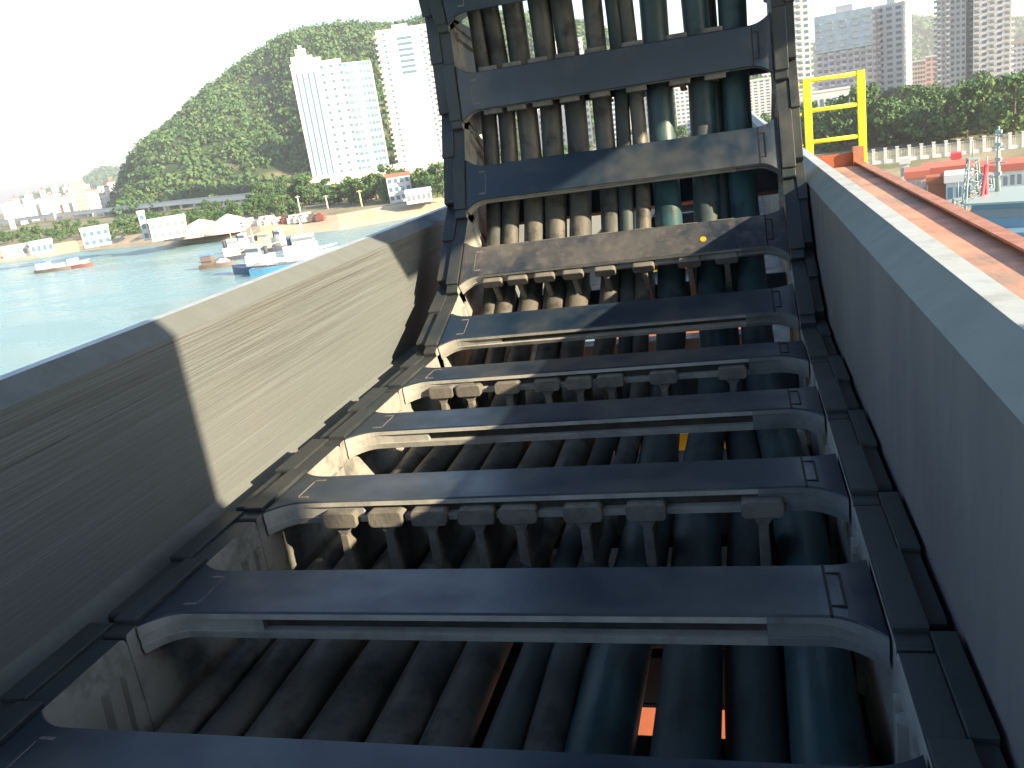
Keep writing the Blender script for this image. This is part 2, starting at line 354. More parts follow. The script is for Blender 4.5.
def ptY(px, py, Y): d = ray(px, py); return d*(Y/d.y)
pa = ptY(806.5, 83, YR); pb = ptY(860.5, 71, YR)
zt = (pa.z+pb.z)/2
for x in (pa.x, pb.x):
    a = MB(); a.box(x-.045, x+.045, YR-.03, YR+.03, DZ-.25, zt+.03); a.build('post', M_yel, rl, bevel=.006, origin=OR)
for dz in (0, -.35, -.72):
    a = MB(); z = zt + dz
    a.tube([(pb.x-.03, YR, z), (pa.x+.0, YR, z), (pa.x-.10, YR-.01, z-.02), (pa.x-.19, YR-.03, z-.10), (pa.x-.24, YR-.05, z-.24), (pa.x-.26, YR-.06, z-.38)], .026, 10)
    a.build('rail', M_yel, rl, origin=OR)
g_ = thing('crane_girder', 'orange box girder under the trough seen between the cables', 'girder', (-.25, 3, -1.6))
a = MB(); a.box(-.62, .10, -2.5, 11.3, -1.5, -.93); a.build('box_beam', M_orange, g_, origin=(-.25, 3, -1.6))
for y in np.arange(-.5, 9.6, 2.5):
    for x in (-.45, -.05):
        a = MB(); a.box(x-.03, x+.03, y-.03, y+.03, -.929, -.583); a.build('stanchion', M_yel, g_, origin=(-.25, 3, -1.6))
# unseen steel frame right of the camera, added to block sun and sky light
ca = thing('shade_blocker', 'unseen grey steel frame added beside the trough to block light', 'light blocker', (1.1, .2, DZ))
OA = (1.1, .2, DZ)
CY = .17
a = MB(); a.box(.75, 1.05, CY-3.2, CY, DZ, 2.6); a.build('blocker_column', M_blocker, ca, bevel=.01, origin=OA)  # made long to cut sky light from the left wall
a = MB(); a.box(.78, 1.02, CY, 2.9, 1.35, 1.85); a.build('blocker_beam', M_blocker, ca, bevel=.01, origin=OA)
a = MB(); a.box(.785, 1.015, .86, 2.85, .47, 1.349); a.build('blocker_box', M_blocker, ca, bevel=.01, origin=OA)  # added to shade the upper bars and cables
a = MB(); a.box(-.3, .749, -.75, -.45, .80, .98); a.build('blocker_bracket', M_blocker, ca, bevel=.01, origin=OA)
K = 1.0
#__BACKGROUND__
# ------------------------------------------------------------------ far setting: water, land, hills
WZ, LZ = -22.0, -18.0
M_water = mat('sea_water', (0.155, 0.285, 0.295), .16, (0.20, 0.335, 0.34), .03, .7, stretch=(1, 3, 1), bump=.9, bscale=.9, spec=.5)
M_land = mat('scrub_ground', (0.13, 0.14, 0.06), .9, (0.32, 0.27, 0.19), .03, .8, col3=(.07, .10, .035), scale3=.05, amt3=.8, bump=.5, bscale=.5)
M_bank = mat('sand_bank', (0.42, 0.36, 0.26), .9, (0.30, 0.27, 0.19), .12, .7)
M_forest = mat('forest_floor', (0.030, 0.060, 0.018), .9, (0.05, 0.08, 0.025), .05, .6, col3=(.30, .25, .15), scale3=.018, amt3=.55)
def leafmat(n, a, b_): return mat(n, a, .75, b_, .5, .9, spec=.25)
M_leafs = [leafmat('leaves_deep', (0.040, 0.100, 0.036), (0.070, 0.145, 0.050)), leafmat('leaves_mid', (0.055, 0.125, 0.040), (0.095, 0.17, 0.055)), leafmat('leaves_light', (0.080, 0.145, 0.045), (0.12, 0.18, 0.065))]
M_bark = mat('bark', (0.10, 0.075, 0.05), .9)
M_white = mat('white_render', (0.56, 0.56, 0.56), .7, (0.48, 0.48, 0.47), .15, .5)
M_cream = mat('cream_render', (0.66, 0.65, 0.62), .75, (0.58, 0.56, 0.53), .2, .5)
M_pink = mat('pink_render', (0.58, 0.38, 0.30), .75, (0.50, 0.34, 0.28), .2, .5)
M_grey = mat('grey_concrete', (0.52, 0.53, 0.54), .85, (0.60, 0.58, 0.56), .15, .6)
M_brick = mat('brown_brick', (0.56, 0.50, 0.47), .85, (0.46, 0.41, 0.39), .2, .6)
M_glass = mat('blue_glass', (0.08, 0.16, 0.22), .15, spec=.6)
M_dglass = mat('dark_glass', (0.17, 0.20, 0.23), .2, spec=.6)
M_redroof = mat('red_roof', (0.45, 0.12, 0.08), .8, (0.38, 0.14, 0.10), .5, .5)
M_blueroof = mat('blue_roof', (0.42, 0.55, 0.62), .6)
M_road = mat('pale_road', (0.70, 0.69, 0.66), .8)
M_scaf = mat('scaffold_net', (0.55, 0.62, 0.64), .9, (0.42, 0.47, 0.49), .3, .7)
M_yellowb = mat('yellow_render', (0.70, 0.62, 0.30), .8)
M_hull_b = mat('hull_blue', (0.05, 0.10, 0.19), .5); M_hull_d = mat('hull_dark', (0.05, 0.06, 0.09), .6); M_hull_r = mat('hull_red', (0.22, 0.08, 0.06), .6); M_hull_w = mat('boat_white', (0.80, 0.80, 0.78), .5); M_hull_g = mat('ship_bluegrey', (0.12, 0.24, 0.33), .5); M_hull_br = mat('hull_brown', (0.15, 0.12, 0.10), .7); M_mast = mat('mast_green', (0.27, 0.36, 0.35), .5); M_redp = mat('red_paint', (0.60, 0.05, 0.07), .5); M_tarp = mat('blue_tarp', (0.08, 0.26, 0.55), .7)
a = MB(); a.add([(-9000, -3000, WZ), (9000, -3000, WZ), (9000, 9000, WZ), (-9000, 9000, WZ)], [(0, 1, 2, 3)])
structure(a.build('sea_water', M_water))
shore = [(-60, 266), (0, 263), (40, 258), (80, 251), (130, 247), (180, 244), (225, 241), (262, 239), (300, 234), (340, 230), (385, 222), (445, 212), (520, 195), (600, 190), (700, 190), (760, 195), (800, 205), (870, 214), (930, 216), (985, 214), (1040, 220), (1150, 250)]
SP = [onz(px, py, WZ) for px, py in shore]
SP = [Vector((-1500, 420, WZ))] + SP + [Vector((900, 60, WZ)), Vector((3000, 0, WZ))]
a = MB(); top = []
rings = []
for k, pnt in enumerate(SP):
    dn = Vector((pnt.x, pnt.y, 0)).normalized()
    q0 = Vector((pnt.x, pnt.y, WZ-.6)) - dn*2; q1 = Vector((pnt.x, pnt.y, WZ+1.2)) + dn*3; q2 = Vector((pnt.x, pnt.y, LZ)) + dn*14
    top.append((q0, q1, q2))
vs = [p_ for t in top for p_ in t]; fs = []
for k in range(len(top)-1):
    for j in (0, 1): fs.append((k*3+j, k*3+j+1, k*3+3+j+1, k*3+3+j))
a.add(vs, fs); structure(a.build('shore_bank', M_bank))
a = MB(); fr = [t[2] for t in top]; n = len(fr)
far = [Vector((p_.x*1.0, 0, 0)) for p_ in fr]
vs = [(p_.x, p_.y, LZ) for p_ in fr] + [(p_.x*6 if abs(p_.x) < 1400 else p_.x*3, 8500 + 0*p_.x, LZ) for p_ in fr]
a.add(vs, [(k, k+1, n+k+1, n+k) for k in range(n-1)])
structure(a.build('shore_land', M_land))
# ---- foliage helpers
def leaf_cloud(centers, radii, per, size, mb_v, mb_f, flat=.75):
    k = len(centers)*per
    c = np.repeat(centers, per, 0); r = np.repeat(radii, per)
    d = RNG.normal(size=(k, 3)); d /= np.linalg.norm(d, axis=1)[:, None]
    rr = r*(.55 + .5*RNG.random(k)); pos = c + d*rr[:, None]*np.array([1, 1, flat])
    nn = d + RNG.normal(size=(k, 3))*.55; nn /= np.linalg.norm(nn, axis=1)[:, None]
    t = np.cross(nn, RNG.normal(size=(k, 3))); t /= np.linalg.norm(t, axis=1)[:, None]
    b = np.cross(nn, t); s_ = size*(.6 + .8*RNG.random(k))[:, None]
    V = np.stack([pos + t*s_, pos + b*s_*.8, pos - t*s_, pos - b*s_*.8], 1).reshape(-1, 3)
    o = sum(len(x) for x in mb_v); mb_v.append(V); mb_f.append((np.arange(k*4) + o).reshape(-1, 4))
def np_mesh(name, V, F, mats, mi=None):
    me = bpy.data.meshes.new(name); me.vertices.add(len(V)); me.vertices.foreach_set('co', V.ravel())
    me.loops.add(F.size); me.loops.foreach_set('vertex_index', F.ravel().astype(np.int32))
    me.polygons.add(len(F)); me.polygons.foreach_set('loop_start', (np.arange(len(F))*F.shape[1]).astype(np.int32))
    for k in mats: me.materials.append(k)
    if mi is not None: me.polygons.foreach_set('material_index', mi.astype(np.int32))
    me.update(calc_edges=True); me.validate(); return me
# ---- hills as height fields with their own wood
def hill(name, sil, Df, Dr, base, noise, treesize, ntree, zc, seedv, ravine=None, back=1.4, leafsize=1.6):
    pts = []
    for px, py in sil:
        d = ray(px, py); az = math.atan2(d.x, d.y); pts.append((az, math.hypot(d.x, d.y), d.z))
    azs = np.array([q_[0] for q_ in pts]); el = np.array([q_[2]/q_[1] for q_ in pts])
    def H(az, D):
        e = np.interp(az, azs, el); hr = e*Dr - base
        t = np.clip((D-Df)/(Dr-Df), 0, 1); tb = np.clip((D-Dr)/(Dr*(back-1)), 0, 1)
        prof_ = np.where(D <= Dr, np.sin(t*math.pi/2)**1.05, np.cos(tb*math.pi/2))
        hh = np.maximum(hr, 0)*prof_
        hh = hh + noise*t*(1-t)*4*(np.sin(az*41+seedv)*.5 + np.sin(az*17+D*.012+seedv*2)*.7 + .5*np.sin(az*73+D*.02))*np.clip(hr/40, 0, 1)
        if ravine:
            ca, wa, dep = ravine
            hh = hh - dep*np.exp(-((az-ca-(t-.3)*-.03)/wa)**2)*np.sin(np.clip(t*1.05, 0, 1)*math.pi)
        return np.maximum(hh, -2) + base
    A = np.linspace(azs[0], azs[-1], 150); D = np.linspace(Df, Dr*back, 50)
    g, h = np.meshgrid(A, D); Z = H(g, h)
    V = np.stack([np.sin(g)*h, np.cos(g)*h, Z], 2).reshape(-1, 3)
    nA = len(A); idx = np.arange((len(D)-1)*nA).reshape(-1, nA)[:, :-1].ravel()
    F = np.stack([idx, idx+1, idx+nA+1, idx+nA], 1)
    me = np_mesh(name, V, F, [M_forest]); me.polygons.foreach_set('use_smooth', [True]*len(me.polygons))
    o = bpy.data.objects.new(name, me); COL.objects.link(o); structure(o)
    # wood
    az = RNG.uniform(azs[0], azs[-1], ntree*2); dd = Df + (Dr*1.04-Df)*RNG.random(ntree*2)**.9
    z = H(az, dd)
    rock = (np.sin(az*230+dd*.05)+np.sin(az*97-dd*.031+1)+np.sin(dd*.11+az*31)) > 1.75
    keep = (z > base+1) & (~rock); az, dd, z = az[keep][:ntree], dd[keep][:ntree], z[keep][:ntree]
    rad = treesize*(.5 + .9*RNG.random(len(az)))
    C = np.stack([np.sin(az)*dd, np.cos(az)*dd, z + rad*.55], 1)
    v_, f_ = [], []; leaf_cloud(C, rad, 26, leafsize, v_, f_, .8)
    V = np.concatenate(v_); F = np.concatenate(f_)
    mi = np.repeat(RNG.choice(3, len(az), p=[.4, .4, .2]), 26)
    me = np_mesh(name+'_wood', V, F, M_leafs, mi); o = bpy.data.objects.new(name+'_wood', me); COL.objects.link(o); structure(o, 'stuff')
SIL = [(112, 212), (117, 200), (124, 183), (135, 165), (148, 150), (175, 127), (200, 102), (225, 80), (245, 66), (270, 49), (300, 37), (330, 32), (350, 30), (372, 32), (400, 30), (440, 24), (490, 17), (520, 21), (550, 25), (580, 28), (620, 42), (680, 60), (740, 78), (790, 92)]
hill('wooded_hill', SIL, 640, 900, LZ, 5, 5.0, 5200, 0, 1.3, ravine=(math.atan2(*ray(283, 140).xy) , .035, 26), leafsize=1.35)
hill('far_hill', [(780, 90), (815, 50), (860, 33), (905, 23), (940, 25), (1000, 28), (1060, 24), (1150, 40)], 1900, 2500, LZ, 8, 12, 2200, 0, 4, leafsize=5)
hill('distant_hill', [(20, 205), (50, 196), (80, 190), (96, 176), (106, 172), (118, 174), (140, 190)], 2700, 3300, LZ, 6, 14, 700, 0, 2, leafsize=6)
# ---- generic trees
def make_tree_meshes(k, H_, R_):
    rg = random.Random(k*11+3); t = MB()
    t.tube([(0, 0, 0), (rg.uniform(-.15, .15), rg.uniform(-.15, .15), H_*.35), (rg.uniform(-.3, .3), rg.uniform(-.3, .3), H_*.75)], [.32, .22, .08], 7)
    for j in range(5):
        an = j*1.3 + rg.random(); t.tube([(0, 0, H_*(.3+.06*j)), (math.cos(an)*R_*.6, math.sin(an)*R_*.6, H_*(.5+.07*j))], [.13, .04], 5)
    cs, rs = [], []
    for j in range(26):
        an = rg.uniform(0, 6.28); hz = rg.uniform(.16, .93); rr = R_*math.sqrt(rg.random())*(1.05 - abs(hz-.55)*1.1)
        cs.append((math.cos(an)*rr, math.sin(an)*rr, H_*hz)); rs.append(R_*rg.uniform(.22, .40))
    v_, f_ = [], []; leaf_cloud(np.array(cs), np.array(rs), 50, .40, v_, f_, .8)
    mi = np.repeat(RNG.choice(3, 26, p=[.4, .4, .2]), 50)
    crown = np_mesh('crown', np.concatenate(v_), np.concatenate(f_), M_leafs, mi)
    return t, crown
TREES = []
for k, (H_, R_) in enumerate([(9, 4.2), (10.5, 4.8), (8, 4.4), (11.5, 4.6), (7.5, 3.6)]):
    tm, cm = make_tree_meshes(k, H_, R_); tr_o = tm.build('trunk', M_bark)
    TREES.append((tr_o.data, cm)); bpy.data.objects.remove(tr_o)
def tree(pt, k, s_, label, group):
    e = thing('broadleaf_tree', label, 'tree', pt, RNG.uniform(0, 6.28), group); e.scale = (s_, s_, s_*RNG.uniform(.85, 1.15))
    for nm, me in zip(('trunk', 'crown'), TREES[k % 5]):
        o = bpy.data.objects.new(nm, me); COL.objects.link(o); o.parent = e
def treeline(specs, group, label, s0=1.0):
    for k, (px, py) in enumerate(specs):
        p_ = onz(px, py, LZ); tree(p_, random.randrange(5), s0*random.uniform(.8, 1.15), label, group)
def scatter(px0, px1, line, jit, n):
    out = []
    for j in range(n):
        px = px0 + (px1-px0)*(j+random.random())/n; out.append((px, np.interp(px, [a_ for a_, _ in line], [b_ for _, b_ in line]) + random.uniform(-jit, jit)))
    return out
treeline(scatter(-8, 300, [(0, 244), (110, 236), (180, 226), (300, 212)], 4.5, 60), 'trees between the elevated road and the shore', 'green tree in the belt between the elevated road and the sandy shore', .66)
treeline(scatter(255, 446, [(255, 206), (330, 204), (446, 194)], 4, 42), 'trees below the white towers', 'green tree in the thick belt below the two white towers', 1.0)
treeline(scatter(115, 300, [(115, 214), (300, 196)], 2.5, 32), 'trees along the foot of the hill', 'dark green tree at the foot of the wooded hill behind the elevated road', .9)
treeline(scatter(796, 1030, [(796, 150), (1030, 131)], 5, 56), 'trees behind the concrete fence', 'dense green tree in the belt behind the pale fence at right', 1.1)
treeline(scatter(880, 1035, [(880, 122), (1035, 112)], 7, 44), 'trees in front of the right-hand tower blocks', 'green tree in the rear row in front of the tower blocks at right', 1.05)
treeline(scatter(450, 795, [(450, 178), (620, 165), (795, 150)], 8, 34), 'trees seen through the gaps between the cables', 'green tree glimpsed through a gap between the cables', 1.0)
# ---- buildings
def azpt(px, py_h, D):   # ground point at azimuth of (px,py), at horizontal distance D
    d = ray(px, py_h); h = math.hypot(d.x, d.y); return Vector((d.x/h*D, d.y/h*D, LZ))
def ztop(px, py, D): d = ray(px, py); return d.z/math.hypot(d.x, d.y)*D
def building(name, label, cat, pxl, pxr, pyt, pym, D, depth, mw, style, nfl=14, ncol=6, roofm=None, group=None, turn=0.0, z0=LZ, mside=None):
    """box building whose front spans pxl..pxr at mid height pym, roof seen at pyt"""
    if D < 0:
        g0 = onz((pxl+pxr)/2, -D, LZ); D = math.hypot(g0.x, g0.y)
    L_ = azpt(pxl, pym, D); R_ = azpt(pxr, pym, D); c = (L_+R_)/2; w = (R_-L_).length
    yaw = math.atan2((R_-L_).y, (R_-L_).x) + turn; H_ = ztop((pxl+pxr)/2, pyt, D) - z0
    e = thing(name, label, cat, (c.x, c.y, z0), yaw, group)
    a = MB(); a.box(-w/2, w/2, 0, depth, 0, H_); a.build('wall', mw, e)
    a = MB(); a.box(-w/2-.25, w/2+.25, -.25, depth+.25, H_+.003, H_+1.0); a.box(-w*.18, w*.12, depth*.3, depth*.7, H_+1.0, H_+4) if H_ > 25 else None
    a.build('roof', roofm or mw, e)
    fh = H_/nfl
    if style in ('windows', 'balconies'):
        gm = M_glass if mw is M_white else M_dglass
        spots = []                                        # (x, y, half width, side)
        for f in range(nfl):
            z = f*fh + fh*.3
            for c_ in range(ncol): spots.append((-w/2 + (c_+.5)*w/ncol, 0, z, 0))
        rest = []
        nd = max(2, int(depth/w*ncol))
        for f in range(nfl):
            for c_ in range(nd):
                for sx in (-1, 1): rest.append((sx*w/2, (c_+.5)*depth/nd, f*fh + fh*.3, 1))
        ww = w/ncol*.30; pane = MB(); pane.box(-ww, ww, -.06, .05, 0, fh*.5); po = pane.build('window', gm, e); first = True
        for (x, y, z, _) in spots[:100]:
            o = po if first else po.copy()
            if not first: COL.objects.link(o); o.parent = e
            o.location = (x, y, z); first = False
        rest = spots[100:] + rest
        a = MB(); wd = depth/nd*.28
        for (x, y, z, sd) in rest:
            if sd: a.box(x-.06, x+.06, y-wd, y+wd, z, z+fh*.5)
            else: a.box(x-ww, x+ww, -.06, .05, z, z+fh*.5)
        structure(a.build('window_run', gm, e), 'stuff')
        if style == 'balconies':
            bw = w/ncol*.42; bm_ = MB(); bm_.box(-bw, bw, -1.3, -.07, 0, fh*.07); bm_.box(-bw, bw, -1.3, -1.2, fh*.07, fh*.36); bo = bm_.build('balcony', mside or M_white, e); k_ = 0
            for f in range(1, nfl):
                for c_ in range(0, ncol, 2):
                    if k_ >= 100: break
                    o = bo if k_ == 0 else bo.copy()
                    if k_: COL.objects.link(o); o.parent = e
                    o.location = (-w/2 + (c_+.5)*w/ncol, 0, f*fh + fh*.02); k_ += 1
            a = MB()
            for f in range(1, nfl):
                for sx in (-1, 1): a.box(min(sx*w/2, sx*(w/2+1.2)), max(sx*w/2, sx*(w/2+1.2)), depth*.5-1.6, depth*.5+1.6, f*fh, f*fh+fh*.36)
            structure(a.build('side_balconies', mside or M_white, e), 'stuff')
    return e, w, H_, fh
# white tower 1 (left of the pair)
D1 = 520
e, w, H_, fh = building('hotel_tower', 'white tower with a stepped crown and curved blue-glazed front below the wooded hill', 'tower', 301, 352, 62, 120, D1, 24, M_white, 'none', 17)
for k in range(4):
    a = MB(); a.box(-w/2+2+k*3.2, -w/2+3.1+k*3.2, -.08, .05, 3, H_-4); a.build('window_strip', M_glass, e)
for f in range(1, 17):
    z = f*fh+.8
    for k in range(3):
        a = MB(); a.box(-w/2+16+k*5.2, -w/2+17.8+k*5.2, -.07, .05, z, z+fh*.42); a.build('window', M_glass, e)
a = MB()                                                       # curved right-hand block
cw = 15; n = 14
arc = [(w/2-6 + cw*1.55*math.sin(t*math.pi/2/n*1.25), 16 - 15.5*math.cos(t*math.pi/2/n*1.1)) for t in range(n+1)]
poly = [(x_, y_) for x_, y_ in arc] + [(arc[-1][0], 26), (w/2-6, 26)]
a.prism(poly, 0, H_-1.5, lambda x, y, z: (x, y, z)); a.build('curved_wall', M_white, e)
for f in range(1, 17):
    a = MB(); z = f*fh+.2
    for j in range(n):
        if j in (4, 9): continue
        (x0, y0), (x1, y1) = arc[j], arc[j+1]; nx, ny = (y1-y0), -(x1-x0); l = math.hypot(nx, ny); nx, ny = nx/l*.12, ny/l*.12
        x0 += (x1-x0)*.08; x1 -= (x1-x0)*.08
        a.loft([[(x0+nx, y0+ny, z), (x1+nx, y1+ny, z), (x1-nx, y1-ny, z), (x0-nx, y0-ny, z)], [(x0+nx, y0+ny, z+fh*.52), (x1+nx, y1+ny, z+fh*.52), (x1-nx, y1-ny, z+fh*.52), (x0-nx, y0-ny, z+fh*.52)]])
    a.build('window_band', M_glass, e)
a = MB(); a.box(-w/2+1, -w/2+13, 2, 16, H_+1, H_+5); a.box(-w/2+4, -w/2+10, 4, 12, H_+5, H_+9); a.box(-w/2+6, -w/2+8, 6, 9, H_+9, H_+11); a.build('crown', M_white, e)
a = MB(); a.box(-w/2-3, w/2+20, -8, 0-.01, 0, 9); a.build('podium', M_cream, e)
e, w, H_, fh = building('white_tower', 'tall plain white tower with small side balconies, right of the stepped one', 'tower', 389, 441, 27, 110, 590, 26, M_white, 'none', 26)
for f in range(2, 26):
    z = f*fh
    for sx in (-1, 1):
        a = MB(); a.box(sx*w/2-1.4, sx*w/2+1.4, -1.4, 1.2, z, z+.5); a.box(sx*w/2-1.4, sx*w/2+1.4, -1.4, -1.3, z+.5, z+1.4); a.build('balcony', M_white, e)
        a = MB(); a.box(sx*w*.36-.8, sx*w*.36+.8, -.08, .05, z+.9, z+2.3); a.build('window', M_glass, e)
for f in range(18, 25):
    a = MB(); a.box(-w*.12, w*.16, -.12, .05, f*fh+.6, f*fh+2.3); a.build('window_band', M_glass, e)
a = MB(); a.box(-w/2-2, w/2+4, -9, -1.45, 0, 8); a.build('podium', M_cream, e)
# right-hand blocks
e, w, H_, fh = building('scaffolded_block', 'wide grey-brown apartment block behind the yellow railing, upper floors still netted', 'apartment block', 816, 874, 14, 70, 430, 16, M_brick, 'balconies', 17, 9, M_grey, turn=-.25, mside=M_grey)
a = MB(); a.box(-w/2-.2, w/2+.2, -.55, -.25, H_*.68, H_+1); a.build('scaffold_net', M_scaf, e)
building('bright_block', 'sunlit cream apartment block joined to the right of the grey-brown one', 'apartment block', 876, 904, 6, 60, 440, 18, M_cream, 'windows', 18, 3, turn=-.2)
building('side_block', 'white block with rows of balconies between the chain and the grey-brown block', 'apartment block', 783, 811, -40, 60, 520, 16, M_white, 'balconies', 26, 4)
building('office_block', 'low dark brown office block in front of the far green hill', 'office block', 909, 926, 62, 85, 560, 20, M_brick, 'windows', 9, 6, M_grey)
building('office_annex', 'narrow pink and white block beside the low brown office block', 'office block', 926, 938, 57, 85, 545, 12, M_pink, 'windows', 9, 2, M_white)
building('tall_block', 'tall brown and white tower block with stacked balconies, left of the cream one', 'apartment block', 937, 950, -30, 50, 420, 16, M_brick, 'balconies', 24, 3, mside=M_grey)
building('tall_block', 'tall white tower block slotted between the brown one and the dark stairwell strip', 'apartment block', 950, 966, -40, 50, 424, 16, M_cream, 'windows', 24, 3)
building('stair_block', 'dark narrow stairwell strip of the tall right-hand tower', 'apartment block', 966, 973, -40, 50, 428, 12, M_grey, 'windows', 24, 1)
building('tall_block', 'tall cream tower block with long balcony rows, the rightmost of the tall ones', 'apartment block', 973, 1011, -50, 50, 418, 18, M_cream, 'balconies', 25, 5)
building('dark_block', 'dark grey mid-rise block at the right edge with an orange roof line', 'apartment block', 1012, 1040, 42, 62, 520, 16, M_grey, 'windows', 10, 6, M_pink)
building('low_hall', 'long low white hall among the trees behind the railing', 'hall', 800, 850, 92, 98, 420, 12, M_white, 'windows', 1, 8, M_white)
building('low_hall', 'low white flat-roofed shed among the trees just right of the railing', 'shed', 872, 912, 108, 112, 330, 8, M_cream, 'windows', 1, 6, M_white)
# middle blocks seen through the chain
for k, (x0, x1, yt, D) in enumerate([(452, 478, 70, 520), (486, 512, 52, 640), (520, 548, 60, 560), (556, 590, 40, 600), (598, 630, 66, 520), (640, 668, 50, 560), (676, 700, 74, 480), (708, 742, 58, 540), (748, 778, 80, 500)]):
    building('city_block', 'white high-rise glimpsed in the gaps between the hanging cables', 'apartment block', x0, x1, yt, 110, D, 16, [M_white, M_cream][k % 2], 'windows', 16, 5, group='white blocks seen through the chain')
# hazy town on the far left
random.seed(21)
for k in range(46):
    px = -10 + 128*random.random(); D = random.uniform(800, 1500); yt = 207.6-.151*px - random.uniform(-6, 9) - (4 if D > 1200 else 0)
    w_ = random.uniform(5, 12)
    building('town_block', 'pale low block in the hazy town at the far left', 'town house', px, px+w_, yt, 200, D, 14, random.choice([M_white, M_white, M_cream, M_pink, M_cream]), 'windows' if k < 12 else 'none', 5, 4, random.choice([M_white, M_redroof, M_cream]), group='pale blocks of the far town')
building('yellow_block', 'pale yellow block standing above the hazy town at left', 'town house', 73, 87, 180, 195, 1050, 20, M_yellowb, 'windows', 7, 4, M_white)
# shore buildings, left
building('shore_house', 'boxy white two-part house on the sandy shore below the elevated road', 'house', 82, 111, 229, 238, -246.5, 9, M_white, 'windows', 2, 4)
building('shore_shed', 'low white shed at the left end of the sandy shore', 'shed', 30, 54, 243, 248, -254, 8, M_white, 'windows', 1, 4)
building('shore_shed', 'long low cream shed at the far left of the shore', 'shed', 2, 29, 248, 253, -258, 7, M_cream, 'windows', 1, 4)
building('batching_plant', 'white industrial plant building beside the sand heaps', 'plant building', 150, 188, 220, 230, -239, 10, M_cream, 'windows', 2, 5)
building('hopper_tower', 'slim white hopper tower at the left end of the industrial plant', 'tower', 141, 148, 213, 228, -241, 3, M_white, 'windows', 3, 1, M_grey)
building('villa', 'small white villa with a red roof right of the white towers', 'villa', 368, 386, 182, 192, -198, 8, M_pink, 'windows', 2, 4, M_white)
building('villa', 'two-storey white villa between the red and the blue roofs', 'villa', 388, 412, 176, 190, -202, 9, M_white, 'windows', 3, 4, M_redroof)
building('shed', 'open shed with a pale blue roof beside the white villa', 'shed', 406, 432, 192, 198, -203, 8, M_cream, 'windows', 1, 5, M_blueroof)
# sand heaps
M_sand = mat('pale_sand', (0.52, 0.49, 0.43), .95)
for (px, py, R_, H2, lb) in ((203, 234.5, 15, 5.5, 'broad left-hand heap of pale sand on the shore'), (231, 231, 13, 6, 'right-hand heap of pale sand on the shore')):
    p_ = onz(px, py, LZ-1.5); a = MB(); rg = []
    for t in range(6):
        r_ = R_*(1-t/5)**.9 + .3; rg.append([(r_*math.cos(j*.449)*(1+.1*math.sin(j*2.1)), r_*.8*math.sin(j*.449), H2*t/5) for j in range(14)])
    a.loft(rg, True, 0, True); o = a.build('sand_heap', M_sand); o.location = p_; tag(o, lb, 'sand heap')
# elevated road
rd = [(-60, 229), (0, 221.5), (60, 214), (120, 208), (180, 201.5), (240, 196), (300, 189.5), (345, 186)]
RZ = -12.5
RP = [onz(px, py, RZ) for px, py in rd]
e = thing('elevated_road', 'long pale elevated road on piers running in front of the wooded hill', 'elevated road', tuple(RP[2]))
oe = tuple(RP[2]); a = MB()
rg = []
for p_ in RP:
    dn = Vector((p_.x, p_.y, 0)).normalized()*14
    rg.append([(p_.x, p_.y, RZ), (p_.x, p_.y, RZ-2.0), (p_.x+dn.x, p_.y+dn.y, RZ-2.0), (p_.x+dn.x, p_.y+dn.y, RZ)])
a.loft(rg); a.build('deck', M_road, e, origin=oe)
a = MB(); a.loft([[(x_[0][0], x_[0][1], RZ+1.1), (x_[0][0], x_[0][1], RZ+.003), (x_[0][0]*1.0008, x_[0][1]*1.0008, RZ+.003), (x_[0][0]*1.0008, x_[0][1]*1.0008, RZ+1.1)] for x_ in rg]); a.build('parapet', M_white, e, origin=oe)
for j in range(len(RP)-1):
    for t in (0, .25, .5, .75):
        p_ = RP[j].lerp(RP[j+1], t); dn = Vector((p_.x, p_.y, 0)).normalized()*3.5
        a = MB(); a.tube([(p_.x+dn.x, p_.y+dn.y, LZ-1), (p_.x+dn.x, p_.y+dn.y, RZ-2.0)], .8, 8); a.build('pier', M_road, e, origin=oe)
# poles
for px, pt, pb_, lb in ((301, 197, 215, 'leftmost thin grey pole on the shore below the towers'), (328, 196, 209, 'short grey pole between two poles on the shore'), (362, 191, 207, 'yellowish pole beside the red-walled villa')):
    p_ = onz(px, pb_, LZ); hh = (pb_-pt)/FPX*p_.length; a = MB(); a.tube([(0, 0, 0), (0, 0, hh)], [.35, .22], 8); a.box(-.9, .9, -.1, .1, hh-.5, hh-.2)
    o = a.build('utility_pole', M_yellowb if px > 350 else M_grey); o.location = p_; tag(o, lb, 'pole')
# quay clutter
for k in range(14):
    px = 250 + k*5.5 + random.uniform(-2, 2); p_ = onz(px, 228-(px-250)*.11, LZ-1); a = MB(); s_ = random.uniform(1, 2.2)
    a.box(-s_, s_, -s_*.6, s_*.6, 0, s_*1.1); a.box(-s_*.6, s_*.5, -s_*.5, s_*.5, s_*1.1, s_*1.6); o = a.build('cargo_crate', random.choice([M_hull_br, M_brick, M_grey, M_hull_r, M_brick])); o.location = p_
    tag(o, 'rusty container stacked along the sandy quay behind the boats', 'container', 'containers on the far quay')
